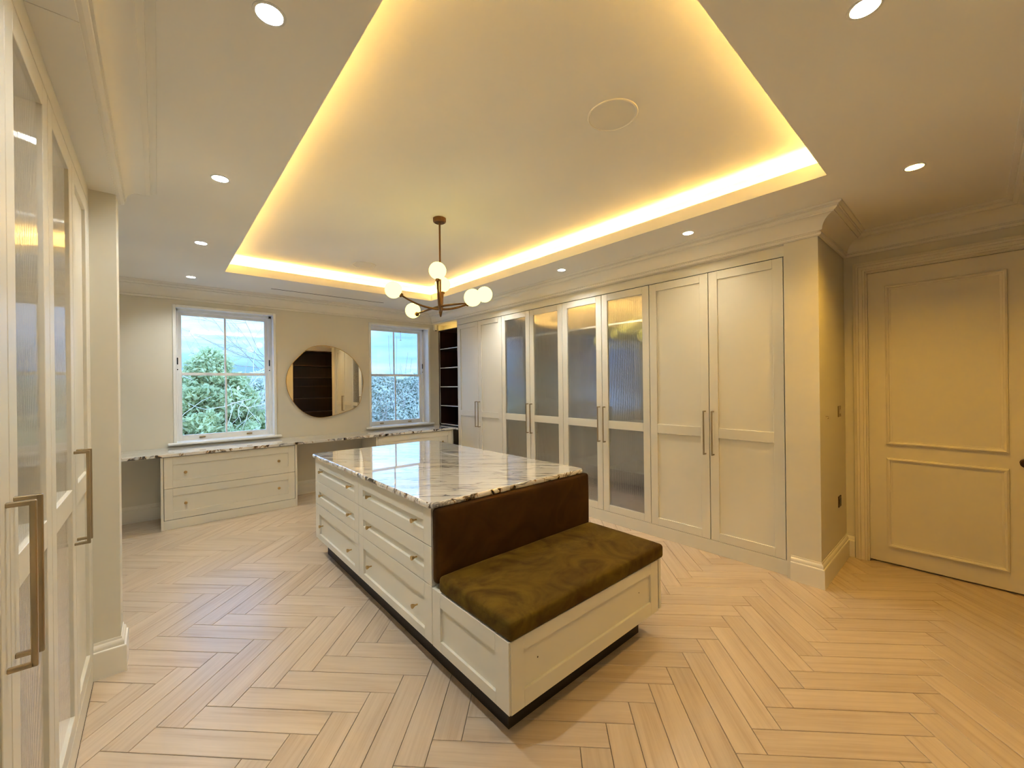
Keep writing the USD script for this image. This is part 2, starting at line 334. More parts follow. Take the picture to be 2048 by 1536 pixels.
# crown moulding, all round, one run per wall
cove_pts = [(0.030 + 0.080 * (1 - math.cos(t)), 2.487 + 0.083 * math.sin(t)) for t in np.linspace(0, math.pi / 2, 9)]
cp = [(0, 2.458), (0.012, 2.458), (0.022, 2.464), (0.024, 2.474), (0.018, 2.480), (0.018, 2.487)] + cove_pts
cp += [(0.112, 2.570), (0.112, 2.577), (0.122, 2.581), (0.131, 2.588), (0.133, 2.596), (0.140, 2.596), (0.140, 2.603), (0.150, 2.605), (0.158, 2.610), (0.160, 2.618), (0.0, 2.618)]
crown_path = [(XP, YB), (XD, YB), (XD, YR), (XR, YR), (XR, YF), (-0.85, YF), (-0.85, 3.07), (XP, 3.07)]
names = ['back wall', 'door wall', 'alcove return beside the door', 'bulkhead above the right wardrobes', 'window wall', 'left alcove wall', 'end of the left pier', 'bulkhead above the left wardrobes']
for q, (m, n) in enumerate(zip(sweep_runs(crown_path, cp, True), names)):
    obj(f'trim_{q + 1}', m, 'trim_paint', label='cream crown moulding along the ' + n, kind='structure', smooth=30)

# baseboards
bp = [(0, 0), (0.022, 0), (0.022, 0.128), (0.019, 0.134), (0.013, 0.137), (0.013, 0.150), (0.010, 0.160), (0.004, 0.166), (0.003, 0.178), (0, 0.178)]
for path, n, lab in [([(XD, 0.668), (XD, YR), (XR, YR), (XR, 0.905)], 'baseboard_right', ['stub beside the alcove door casing', 'on the alcove return wall under the socket', 'across the front of the right pier']),
                     ([(-0.85, 3.07), (XP, 3.07), (XP, 2.91), (XL, 2.91)], 'baseboard_left', ['behind the left pier, facing the window wall', 'on the narrow bright end of the left pier', 'on the shaded front of the left pier'])]:
    for i, m in enumerate(sweep_runs(path, bp, False)):
        obj(n, m, 'trim_paint', label='cream moulded baseboard ' + lab[i], kind='structure', smooth=30)
for i, (a, b, lab) in enumerate([(-0.85, 0.03, 'in the desk kneehole by the left pier'), (1.26, 2.28, 'in the kneehole between the two desk drawer units')]):
    obj('baseboard_far', sweep_runs([(b, YF), (a, YF)], bp, False)[0], 'trim_paint', label='cream baseboard ' + lab, kind='structure', smooth=30)
obj('baseboard_back', sweep_runs([(0.3, YB), (2.74, YB)], bp, False)[0], 'trim_paint', label='cream baseboard along the back wall', kind='structure', smooth=30)

# ------------------------------------------------------------------ floor: oak herringbone, every plank a part
fl = thing('floor', 'pale oak herringbone plank floor', None, kind='structure')
obj('subfloor', B(-1.2, XD + .4, -0.9, 6.30, -0.06, -0.012), 'subfloor_dark', fl)
room = sg.box(-0.25, -0.29, XD, 5.99).union(sg.box(-0.85, 3.07, 0, 5.99)).union(sg.box(XD - .01, -0.25, XD + .06, 0.58))
hidden = sg.box(1.13, 1.35, 2.05, 3.66).union(sg.box(XW + .06, 0.95, XD + .1, 6.0)).union(sg.box(0.06, 5.50, 1.22, 6.0)).union(sg.box(2.33, 5.50, 3.6, 6.0))
WP, LP, GAP = 0.1204, 0.5985, 0.0011
s2 = math.sqrt(.5)
planks = []
for i in range(-60, 61):
    for j in range(-14, 15):
        for kind in 'VH':
            if kind == 'V': p0, p1, q1 = 1.511 + i * WP + j * LP, 1.511 + (i + 1) * WP + j * LP, 1.655 - i * WP + j * LP; q0 = q1 - LP
            else: p0 = 1.6314 + i * WP + j * LP; p1 = p0 + LP; q1 = 1.655 - (i) * WP + j * LP; q0 = q1 - WP
            c = np.array([[p0, q0], [p1, q0], [p1, q1], [p0, q1]])
            xy = np.column_stack([(c[:, 0] - c[:, 1]) * s2, (c[:, 0] + c[:, 1]) * s2])
            if xy[:, 0].max() < -.9 or xy[:, 0].min() > 4.5 or xy[:, 1].max() < -.4 or xy[:, 1].min() > 6.1: continue
            cen = xy.mean(0)
            ang = math.radians(135 if kind == 'V' else 45)
            ca, sa = math.cos(ang), math.sin(ang)
            loc = lambda pts: np.column_stack([(pts[:, 0] - cen[0]) * ca + (pts[:, 1] - cen[1]) * sa, -(pts[:, 0] - cen[0]) * sa + (pts[:, 1] - cen[1]) * ca])
            poly = sg.box(*(np.array([-LP / 2, -WP / 2, LP / 2, WP / 2]) + np.array([1, 1, -1, -1]) * GAP))
            if not room.contains(sg.Polygon(xy)):
                rl = shapely.transform(room, loc); poly = poly.intersection(rl)
            if poly.is_empty or poly.area < 0.0008: continue
            if hidden.contains(sg.Polygon(xy)): continue
            planks.append((np.hypot(*cen), cen, math.degrees(ang), poly))
planks.sort(key=lambda t: t[0])
rngp = random.Random(5)
def plank_mesh(poly):
    out = []
    for gpoly in getattr(poly, 'geoms', [poly]):
        if gpoly.geom_type != 'Polygon' or gpoly.area < .0004: continue
        gpoly = sg.polygon.orient(gpoly)
        o = np.array(gpoly.exterior.coords)[:-1]; inn = gpoly.buffer(-0.0016, join_style='mitre')
        if inn.geom_type == 'Polygon' and len(inn.exterior.coords) - 1 == len(o):
            i_ = np.array(sg.polygon.orient(inn).exterior.coords)[:-1]
            k = int(np.argmin(((i_ - o[0]) ** 2).sum(1))); i_ = np.roll(i_, -k, axis=0)
            n = len(o); V = np.vstack([np.column_stack([o, np.full(n, -0.012)]), np.column_stack([o, np.full(n, -0.0013)]), np.column_stack([i_, np.zeros(n)])]); Fc = []
            for b in (0, n):
                for q in range(n):
                    a, c = b + q, b + (q + 1) % n
                    Fc += [[a, c, a + n], [c, c + n, a + n]]
            Fc += [[2 * n, 2 * n + q, 2 * n + q + 1] for q in range(1, n - 1)]
            out.append(trimesh.Trimesh(V, np.array(Fc), process=False))
        else:
            m = trimesh.creation.extrude_polygon(gpoly, 0.012, engine='earcut'); m.apply_translation((0, 0, -0.012)); out.append(m)
    return cat_(out) if out else None
rest = []
count = 0
for d, cen, ang, poly in planks:
    m = plank_mesh(poly)
    if m is None: continue
    depth = cen @ _F[:2]; lat = cen @ _R[:2]
    seen = depth > 0.05 and abs(lat) < depth * 1.26 + .45 and depth > 0.7
    if count < 300 and seen:
        pth = path_for('plank', str(fl.GetPath()))
        pm = usdkit.mesh(stage, pth, m, MATS['oak'])
        pm.AddTranslateOp().Set(Gf.Vec3d(float(cen[0]), float(cen[1]), rngp.uniform(-.0003, .0003))); pm.AddRotateZOp().Set(ang)
        count += 1
    else:
        m.apply_transform(trimesh.transformations.rotation_matrix(math.radians(ang), (0, 0, 1))); m.apply_translation((*cen, 0)); rest.append(m)
if rest: obj('plank_remainder', cat_(rest), 'oak', fl, label='planks out of clear view', kind='stuff')

# ------------------------------------------------------------------ windows
def sash_window(n, x0, x1, label):
    w = thing(f'window_{n}', label, None, kind='structure')
    y = YF
    # architrave bead round the opening, on the wall face
    bead = cat_([B(x0 - .004, x0 + .026, y - .016, y + .02, WZ0, WZ1 + .004, .004), B(x1 - .026, x1 + .004, y - .016, y + .02, WZ0, WZ1 + .004, .004), B(x0 + .026, x1 - .026, y - .016, y + .02, WZ1 - .026, WZ1 + .004, .004)])
    obj('architrave', bead, 'window_paint', w)
    obj('reveal_lining', cat_([B(x0 - .002, x0 + .014, y + .01, y + .30, WZ0, WZ1), B(x1 - .014, x1 + .002, y + .01, y + .30, WZ0, WZ1), B(x0, x1, y + .01, y + .30, WZ1 - .014, WZ1 + .002), B(x0, x1, y + .01, y + .30, WZ0 - .01, WZ0 + .012)]), 'window_paint', w)
    fx0, fx1 = x0 + .014, x1 - .014
    obj('box_frame', cat_([B(fx0, fx0 + .035, y + .17, y + .29, WZ0, WZ1, .003), B(fx1 - .035, fx1, y + .17, y + .29, WZ0, WZ1, .003), B(fx0, fx1, y + .17, y + .29, WZ1 - .045, WZ1 - .01, .003)]), 'window_paint', w)
    gx0, gx1 = x0 + .083, x1 - .083; cx = (x0 + x1) / 2
    sx0, sx1 = fx0 + .032, fx1 - .032
    # upper sash (outer track), lower sash (inner track)
    us = obj('upper_sash', cat_([B(sx0, gx0, y + .245, y + .28, 1.60, WZ1 - .04, .003), B(gx1, sx1, y + .245, y + .28, 1.60, WZ1 - .04, .003), B(gx0, gx1, y + .245, y + .28, 2.318, WZ1 - .04, .003), B(gx0, gx1, y + .245, y + .28, 1.60, 1.632, .003)]), 'window_paint', w)
    obj('glazing_bar', B(cx - .010, cx + .010, y + .247, y + .277, 1.63, 2.32, .004), 'window_paint', us)
    for a, b in ((gx0, cx), (cx, gx1)): obj('pane', B(a, b, y + .261, y + .265, 1.63, 2.32), 'window_glass', us)
    ls = obj('lower_sash', cat_([B(sx0, gx0, y + .205, y + .24, WZ0 + .012, 1.632, .003), B(gx1, sx1, y + .205, y + .24, WZ0 + .012, 1.632, .003), B(gx0, gx1, y + .205, y + .24, 1.597, 1.632, .003), B(gx0, gx1, y + .205, y + .24, WZ0 + .012, 0.888, .003)]), 'window_paint', w)
    obj('glazing_bar', B(cx - .010, cx + .010, y + .207, y + .237, .885, 1.60, .004), 'window_paint', ls)
    for a, b in ((gx0, cx), (cx, gx1)): obj('pane', B(a, b, y + .221, y + .225, .885, 1.60), 'window_glass', ls)
    for a in (x0 + .27, x1 - .27): obj('sash_lift', cat_([B(a - .03, a + .03, y + .190, y + .206, .845, .852, .002), B(a - .03, a + .03, y + .190, y + .195, .845, .862, .002)]), 'brass', ls, label='small brass sash lift')
    for a in (sx0 - .004, sx1 + .004):
        obj('sash_stop', cat_([B(a - .006, a + .006, y + .160, y + .175, 1.725, 1.805, .003), B(a - .005, a + .005, y + .162, y + .175, 1.660, 1.672, .002)]), 'black_plastic', w, label='black sash stop')
    sill = cat_([B(x0 - .055, x1 + .055, y - .052, y + .20, .800, .826, .006)])
    obj('window_sill', sill, 'window_paint', w)
    return w
sash_window(1, *WIN[0], 'white sash window left of the mirror, tree outside')
w2 = sash_window(2, *WIN[1], 'white sash window right of the mirror, hedge outside')
obj('pull_ring', cat_([cyl((3.02, 6.235, 2.20), (3.02, 6.235, 2.34), .003, 8), trimesh.creation.torus(.012, .003).apply_transform(trimesh.transformations.translation_matrix((3.02, 6.235, 2.19)))]), 'nickel', w2, label='small sash pull ring')

# ------------------------------------------------------------------ door in the alcove
dr = thing('door_1', 'warm lit cream door with two raised panels in the alcove', None, kind='structure')
xd = XD + .018
obj('door_leaf', B(xd, xd + .045, -0.253, 0.578, 0.012, 2.30, .002), 'door_paint', dr)
def moulded_ring(y0, y1, z0, z1):
    prof = [(0, 0), (.003, .014), (.012, .019), (.020, .015), (.024, .007), (.034, .006), (.036, 0)]  # (inward, out of the leaf)
    c = np.array([[y0, z0], [y1, z0], [y1, z1], [y0, z1]]); ins = np.array([[1, 1], [-1, 1], [-1, -1], [1, -1]])
    V, Fc = [], []; k = len(prof)
    for i in range(4):
        for a, b in prof:
            q = c[i] + ins[i] * a; V.append([xd - b, q[0], q[1]])
    for i in range(4):
        for j in range(k - 1):
            a, b = i * k + j, ((i + 1) % 4) * k + j
            Fc += [[a, b, a + 1], [b, b + 1, a + 1]]
    m = trimesh.Trimesh(np.array(V), np.array(Fc), process=False)
    return m
for z0, z1 in ((0.941, 2.187), (0.138, 0.838)):
    m = moulded_ring(-0.138, 0.475, z0, z1)
    if m.face_normals[:, 0].mean() > 0: m.invert()
    obj('panel_moulding', m, 'door_paint', dr)
    obj('door_panel', B(xd - .004, xd + .01, -0.138 + .034, 0.475 - .034, z0 + .034, z1 - .034), 'door_paint', dr)
kn = lathe([(0, 0), (.026, 0), (.026, .006), (.010, .010), (.009, .032), (.020, .040), (.027, .052), (.026, .064), (.016, .072), (0, .074)], 28)
kn.apply_transform(trimesh.transformations.rotation_matrix(-math.pi / 2, (0, 1, 0))); kn.apply_translation((xd, -0.206, 0.888))
obj('door_knob', kn, 'brown_metal', dr, label='dark bronze door knob', smooth=30)
def casing_profile_run(pts):
    """Stepped architrave along y/z polyline on the plane x = XD."""
    prof = [(0, 0), (0, .022), (.016, .030), (.021, .036), (.034, .036), (.037, .025), (.058, .022), (.062, .030), (.074, .030), (.080, .014), (.086, .012), (.086, 0)]
    P = np.array(pts, float); n = len(P); k = len(prof); V, Fc = [], []
    for i in range(n):
        ds = []
        if i > 0: d = P[i] - P[i - 1]; d /= np.linalg.norm(d); ds.append(np.array([-d[1], d[0]]))
        if i < n - 1: d = P[i + 1] - P[i]; d /= np.linalg.norm(d); ds.append(np.array([-d[1], d[0]]))
        o = sum(ds); o = o / (o @ o) * len(ds) if len(ds) == 2 else o
        for a, b in prof: q = P[i] + o * a; V.append([XD - b, q[0], q[1]])
    for i in range(n - 1):
        for j in range(k):
            a, b = i * k + j, i * k + (j + 1) % k
            Fc += [[a, a + k, b], [b, a + k, b + k]]
    m = trimesh.Trimesh(np.array(V), np.array(Fc), process=False); m.fix_normals()
    if m.volume < 0: m.invert()
    return m
obj('door_casing', casing_profile_run([(0.664, 0), (0.664, 2.391), (-0.345, 2.391), (-0.345, 0)]), 'door_paint', dr, smooth=30)
obj('door_jamb', cat_([B(XD - .002, XD + .14, .578, .590, 0, 2.312), B(XD - .002, XD + .14, -.262, -.253, 0, 2.312), B(XD - .002, XD + .14, -.262, .590, 2.302, 2.315), B(XD + .07, XD + .14, -.26, .58, 0, 2.31)]), 'door_paint', dr)

# ------------------------------------------------------------------ wardrobes
def door_parts(t, facing, x, ya, yb, glass, handle_y, zt=2.370, zb=0.115, sw=0.070, lab=None):
    """One door leaf in the plane x, thickness going away from the room (facing = +1: the room is at larger x)."""
    s = -facing; y0, y1 = min(ya, yb) + .0030, max(ya, yb) - .0030; th = .022 * s
    gz = [(0.185, 0.978), (1.060, 2.301)]
    fr = cat_([B(x, x + th, y0, y0 + sw, zb, zt, .0015), B(x, x + th, y1 - sw, y1, zb, zt, .0015), B(x, x + th, y0 + sw, y1 - sw, zb, gz[0][0], .0015),
               B(x, x + th, y0 + sw, y1 - sw, gz[0][1], gz[1][0], .0015), B(x, x + th, y0 + sw, y1 - sw, gz[1][1], zt, .0015)])
    d = obj('door', fr, 'cabinet_paint', t)
    for z0, z1 in gz:
        if glass: obj('pane', B(x + .010 * s, x + .015 * s, y0 + sw - .008, y1 - sw + .008, z0 - .008, z1 + .008), 'reeded_glass', d)
        else: obj('panel', B(x + .013 * s, x + .0215 * s, y0 + sw - .004, y1 - sw + .004, z0 - .004, z1 + .004), 'cabinet_paint', d)
    f = facing; hz0, hz1 = 0.832, 1.204; hr = .0055
    o = .034 * f
    hm = cat_([B(x + o - hr * f * 0, x + o + 2 * hr * f, handle_y - hr, handle_y + hr, hz0, hz1, .002), B(x - .001 * f, x + o + hr * f, handle_y - hr, handle_y + hr, hz0, hz0 + .011, .002), B(x - .001 * f, x + o + hr * f, handle_y - hr, handle_y + hr, hz1 - .011, hz1, .002)])
    obj('handle', hm, 'nickel', d, label='slim square metal bar handle')
    return d
def wardrobe(facing, x, y0, y1, glass, label, depth=0.60):
    s = -facing
    t = thing('wardrobe', label, 'wardrobe')
    ym = (y0 + y1) / 2; xb = x + depth * s; xi = x + .024 * s
    body = cat_([B(xi, xb, y0 + .001, y0 + .018, .10, 2.40), B(xi, xb, y1 - .018, y1 - .001, .10, 2.40), B(xb, xb + .012 * s, y0 + .001, y1 - .001, .10, 2.40), B(xi, xb, y0 + .018, y1 - .018, .10, .118), B(xi, xb, y0 + .018, y1 - .018, 2.38, 2.40)])
    obj('body', body, 'cabinet_lining', t)
    gl = glass if isinstance(glass, tuple) else (glass, glass)
    door_parts(t, facing, x, y0, ym, gl[0], ym - .034)
    door_parts(t, facing, x, ym, y1, gl[1], ym + .034)
    if any(gl):
        for z, dd in ((2.060, .06), (1.015, .09), (0.55, .09)):
            sh = obj('shelf', B(x + dd * s, xb, y0 + .019, y1 - .019, z - .011, z + .011, .002), 'trim_paint', t)
            if z > 2: obj('edge_light', B(x + (dd - .004) * s, x + dd * s, y0 + .022, y1 - .022, z - .008, z + .008), 'shelf_edge_glow', sh, label='thin lit strip on the shelf edge')
        obj('hanging_rail', cyl((x + .28 * s, y0 + .018, 1.965), (x + .28 * s, y1 - .018, 1.965), .013, 16), 'chrome', t, smooth=30)
        obj('divider', B(x + .05 * s, xb, ym - .009, ym + .009, .118, 2.38), 'cabinet_lining', t)
    return t
yr = [0.945, 2.043, 3.140, 4.237, 5.307]
wardrobe(-1, XW, yr[0], yr[1], False, 'solid panelled greige double wardrobe nearest the alcove pier')
wardrobe(-1, XW, yr[1], yr[2], True, 'reeded glass double wardrobe beside the near solid doors')
wardrobe(-1, XW, yr[2], yr[3], True, 'reeded glass double wardrobe farther along, beyond the island')
wardrobe(-1, XW, yr[3], yr[4], False, 'solid panelled greige double wardrobe at the far end beside the dark bookcase')
wardrobe(1, XL, 0.948, 1.903, True, 'reeded glass double wardrobe at the left edge of the picture')
wardrobe(1, XL, 1.905, 2.858, (True, False), 'left double wardrobe by the pier with one glass and one solid door')
sr = thing('wardrobe_surround', 'greige plinth and head rail framing the right-hand wardrobes', 'cabinet trim')
obj('plinth', B(XW, XW + .02, .905, 5.307, 0, .112, .001), 'cabinet_paint', sr)
obj('head_rail', B(XW, XW + .02, .93, 5.307, 2.376, 2.47, .001), 'cabinet_paint', sr)
obj('end_stile', B(XW, XW + .02, .93, .943, .112, 2.375, .001), 'cabinet_paint', sr)
sl = thing('wardrobe_surround', 'greige plinth and head rail framing the left-hand wardrobes', 'cabinet trim')
obj('plinth', B(XL, XL - .02, -.02, 2.91, 0, .112, .001), 'cabinet_paint', sl)
obj('head_rail', B(XL, XL - .02, -.02, 2.91, 2.376, 2.46, .001), 'cabinet_paint', sl)
obj('end_stile', B(XL, XL - .02, 2.861, 2.912, .112, 2.375, .001), 'cabinet_paint', sl)
obj('near_stile', B(XL, XL - .02, -.02, .945, .112, 2.375, .001), 'cabinet_paint', sl)
obj('soffit_board', cat_([B(XL - .02, XP + .001, -.02, 1.60, SOF - .007, SOF, .0008), B(XL - .02, XP + .001, 1.602, 2.91, SOF - .007, SOF, .0008)]), 'trim_paint', sl)

# dark open bookcase in the far corner, on the desk worktop
XK = 3.585
bk = thing('bookcase', 'narrow dark open bookcase in the far corner on the marble worktop', 'bookcase')
obj('side_panel', B(XK, 3.95, 5.960, 5.978, .782, 2.36, .001), 'dark_wood', bk)
obj('side_panel', B(XK, 3.95, 5.312, 5.330, .782, 2.36, .001), 'dark_wood', bk)
obj('back_panel', B(3.95, 3.965, 5.312, 5.978, .782, 2.36), 'dark_wood', bk)
obj('edge_bead', B(XK - .003, XK + .003, 5.940, 5.946, .80, 2.34), 'trim_paint', bk, label='thin pale vertical edge strip')
for z in (.800, 1.103, 1.417, 1.730, 2.046):
    sh = obj('shelf', B(XK + .012, 3.95, 5.33, 5.96, z - .009, z + .009, .001), 'dark_wood', bk)
    obj('front_edge', B(XK + .006, XK + .012, 5.335, 5.94, z - .007, z + .007, .001), 'white_plastic', sh, label='pale shelf edging')
obj('top_panel', B(XK, 3.95, 5.312, 5.978, 2.345, 2.36, .001), 'dark_wood', bk)
obj('fascia', B(3.70, 3.715, 5.312, 5.99, 2.36, 2.455), 'trim_paint', bk, label='cream board above the shelves lit by an amber strip')
obj('glow_strip', B(3.640, 3.650, 5.36, 5.94, 2.361, 2.364), 'shelf_glow', bk, label='amber light strip on top')
obj('corner_post', cat_([B(XW, XK, 5.309, 5.311, .78, 2.45), B(XK, 4.1, 5.982, 5.998, .78, 2.46)]), 'cabinet_paint', bk)
pir = thing('motion_sensor', 'small white motion sensor under the crown in the far corner', 'sensor', (3.515, 5.985, 2.41))
obj('housing', B(-.026, .026, -.035, .014, -.05, .05, .006), 'white_plastic', pir)
obj('lens', B(.000, .022, -.037, -.010, -.058, -.048, .003), 'black_plastic', pir)

# dark shelves in the back wall, seen in the mirror
sb = thing('bookcase', 'dark wood open shelving reflected in the round mirror', 'bookcase')
obj('body', cat_([B(2.78, 2.80, YB - .42, YB + .004, 0, 2.44), B(4.03, 4.05, YB - .42, YB + .004, 0, 2.44), B(2.78, 4.05, YB - .44, YB - .42, 0, 2.44), B(2.78, 4.05, YB - .42, YB, 2.42, 2.44)]), 'dark_wood', sb)
for z in (.30, .72, 1.10, 1.45, 1.70, 2.03): obj('shelf', B(2.80, 4.03, YB - .42, YB - .02, z - .012, z + .012, .001), 'dark_wood', sb)

# ------------------------------------------------------------------ desk along the window wall
YD = 5.446
def desk_drawers(x0, x1, label):
    t = thing('drawer_unit', label, 'drawer unit')
    obj('body', cat_([B(x0, x0 + .022, YD, 5.975, 0, .742, .001), B(x1 - .022, x1, YD, 5.975, 0, .742, .001), B(x0 + .022, x1 - .022, YD + .02, 5.975, .72, .742), B(x0 + .022, x1 - .022, 5.955, 5.975, .0, .742)]), 'cabinet_paint', t)
    obj('plinth', B(x0 + .022, x1 - .022, YD, YD + .02, 0, .094, .001), 'cabinet_paint', t)
    a, b = x0 + .026, x1 - .026
    for z0, z1, r0, r1 in ((.098, .416, .172, .338), (.420, .738, .494, .657)):
        d = obj('drawer', cat_([B(a, a + .07, YD, YD + .02, z0, z1, .0012), B(b - .07, b, YD, YD + .02, z0, z1, .0012), B(a + .07, b - .07, YD, YD + .02, z0, r0, .0012), B(a + .07, b - .07, YD, YD + .02, r1, z1, .0012)]), 'cabinet_paint', t)
        obj('panel', B(a + .068, b - .068, YD + .008, YD + .018, r0 - .002, r1 + .002), 'cabinet_paint', d)
        zc = (r0 + r1) / 2 - .003
        for xk in (a + .172, b - .172):
            k = lathe([(0, 0), (.006, 0), (.006, .012), (.014, .016), (.015, .024), (.010, .029), (0, .030)], 18); k.apply_transform(trimesh.transformations.rotation_matrix(math.pi / 2, (1, 0, 0))); k.apply_translation((xk, YD + .008, zc))
            obj('knob', k, 'brass', d, label='small round brass knob', smooth=30)
    return t
desk_drawers(0.016, 1.272, 'two-drawer greige unit under the worktop below the left window')
desk_drawers(2.262, 3.512, 'two-drawer greige unit under the worktop below the right window, half behind the island')
wt = thing('desk_worktop', 'long white veined marble worktop along the window wall', 'worktop')
YW = 5.425
top = cat_([B(-0.845, 3.512, YW, 5.998, .747, .777, .003), B(3.512, 3.97, 5.312, 5.998, .747, .777, .003)])
obj('slab', top, 'desk_marble', wt)
obj('front_edge', B(-0.85, 3.512, YW - .004, YW + .001, .7465, .7765, .002), 'desk_marble_edge', wt, label='chiselled dark-streaked front edge')

# ------------------------------------------------------------------ island
IX0, IX1, IY0, IY1, IYS, IYD = 1.026, 2.165, 1.212, 3.780, 1.803, 2.782
IZ0, IZS, IZT = 0.147, 0.436, 0.836
isl = thing('island_unit', 'greige island drawer cabinet with low bench end, floating on a dark plinth', 'island cabinet')
obj('plinth', B(1.098, 2.09, 1.305, 3.70, 0, IZ0 + .002), 'dark_plinth', isl)
obj('body', cat_([B(IX0 + .021, IX1, IYS + .01, IY1, IZ0, IZT), B(IX0 + .021, IX1, IY0 + .021, IYS + .01, IZ0, IZS - .004)]), 'cabinet_paint', isl)
obj('end_panel', B(IX0, IX1, IY1 - .02, IY1, IZ0, IZT, .0015), 'cabinet_paint', isl)
def drawer_front(y0, y1, z0, z1, r, knobs):
    y0 += .0018; y1 -= .0018; z0 += .0018; z1 -= .0018; x = IX0; sw = .077
    d = obj('drawer', cat_([B(x, x + .02, y0, y0 + sw, z0, z1, .0012), B(x, x + .02, y1 - sw, y1, z0, z1, .0012), B(x, x + .02, y0 + sw, y1 - sw, z0, r[0], .0012), B(x, x + .02, y0 + sw, y1 - sw, r[1], z1, .0012)]), 'cabinet_paint', isl)
    obj('panel', B(x + .015, x + .0195, y0 + sw - .002, y1 - sw + .002, r[0] - .002, r[1] + .002), 'cabinet_paint', d)
    for ky in knobs:
        k = lathe([(0, 0), (.0045, 0), (.0045, .014), (.0075, .018), (.0125, .030), (.0125, .034), (0, .034)], 8); k.apply_transform(trimesh.transformations.rotation_matrix(-math.pi / 2, (0, 1, 0))); k.apply_translation((x + .015, ky, (r[0] + r[1]) / 2 - .004))
        obj('knob', k, 'brass', d, label='small flared brass knob')
for y0, y1, ks in ((IYS, IYD, (1.985, 2.605)), (IYD, IY1 - .021, (2.965, 3.63))):
    drawer_front(y0, y1, .638, .836, (.711, .755), ks)
    drawer_front(y0, y1, .441, .638, (.512, .557), ks)
    drawer_front(y0, y1, IZ0, .441, (.195, .362), ks)
# bench: side panels and front
def flat_panel_side(x, s, name):
    d = obj(name, cat_([B(x, x + .02 * s, IY0 + .002, IY0 + .088, IZ0, IZS, .0012), B(x, x + .02 * s, 1.727, IYS - .0018, IZ0, IZS, .0012), B(x, x + .02 * s, IY0 + .088, 1.727, IZ0, .198, .0012), B(x, x + .02 * s, IY0 + .088, 1.727, .364, IZS, .0012)]), 'cabinet_paint', isl)
    obj('panel', B(x + .012 * s, x + .0205 * s, IY0 + .086, 1.729, .196, .366), 'cabinet_paint', d)
flat_panel_side(IX0, 1, 'bench_side')
flat_panel_side(IX1 + .02, -1, 'bench_side')
fx0, fx1 = IX0 + .008, IX1 - .02
d = obj('bench_front', cat_([B(fx0, 1.104, IY0 - .002, IY0 + .02, IZ0, IZS, .0012), B(2.070, fx1, IY0 - .002, IY0 + .02, IZ0, IZS, .0012), B(1.104, 2.070, IY0 - .002, IY0 + .02, IZ0, .217, .0012), B(1.104, 2.070, IY0 - .002, IY0 + .02, .377, IZS, .0012)]), 'cabinet_paint', isl)
obj('panel', B(1.102, 2.072, IY0 + .010, IY0 + .019, .215, .379), 'cabinet_paint', d)
for hx in (1.192, 1.967): obj('screw_hole', cyl((hx, IY0 + .0095, .304), (hx, IY0 + .012, .304), .0032, 12), 'black_plastic', d, label='empty dark screw hole for a missing knob')

it = thing('island_worktop', 'white marble slab with grey veins and dark chiselled edge on the island', 'worktop')
def rough_slab(x0, x1, y0, y1, z0, z1, seed):
    P = []
    per = []
    n = 240
    r = .03
    poly = sg.box(x0 + r, y0 + r, x1 - r, y1 - r).buffer(r, quad_segs=6)
    L = poly.exterior.length
    base = np.array([poly.exterior.interpolate(t).coords[0] for t in np.linspace(0, L, n, endpoint=False)])
    cen = base.mean(0); prof = [(-.005, z0), (.0, z0 + .004), (.001, z0 + .012), (.001, z1 - .010), (-.0015, z1 - .003), (-.006, z1)]
    rows = []
    tang = np.roll(base, -1, 0) - np.roll(base, 1, 0); tang /= np.linalg.norm(tang, axis=1, keepdims=True); nor = np.column_stack([tang[:, 1], -tang[:, 0]])
    if ((base - cen) * nor).sum() < 0: nor = -nor
    for o, z in prof:
        q = np.column_stack([base, np.full(n, z)])
        amp = 0.0 if z > z1 - .001 else .0035
        nz = meshkit.fbm(q * 38.0, 3, seed) - .5
        rows.append(np.column_stack([base + nor * (o + amp * nz[:, None] * 2), np.full(n, z)]))
    V = np.vstack(rows + [np.array([[*cen, z0]]), np.array([[*cen, z1]])]); Fc = []; m = len(prof)
    for i in range(m - 1):
        for j in range(n):
            a, b = i * n + j, i * n + (j + 1) % n
            Fc += [[a, b, a + n], [b, b + n, a + n]]
    side = len(Fc)
    for j in range(n): Fc += [[m * n, (j + 1) % n, j], [m * n + 1, (m - 1) * n + j, (m - 1) * n + (j + 1) % n]]
    M = trimesh.Trimesh(V, np.array(Fc), process=False)
    if M.volume < 0: M.invert()
    return M, side
slab, side = rough_slab(1.004, 2.198, 1.772, 3.812, IZT + .0005, .866, 4)
f = slab.faces
obj('slab', trimesh.Trimesh(slab.vertices, f[side:], process=True), 'island_marble', it)
obj('slab_edge', trimesh.Trimesh(slab.vertices, f[:side], process=True), 'island_marble_edge', it, smooth=50, label='rough edge with dark brown seams')

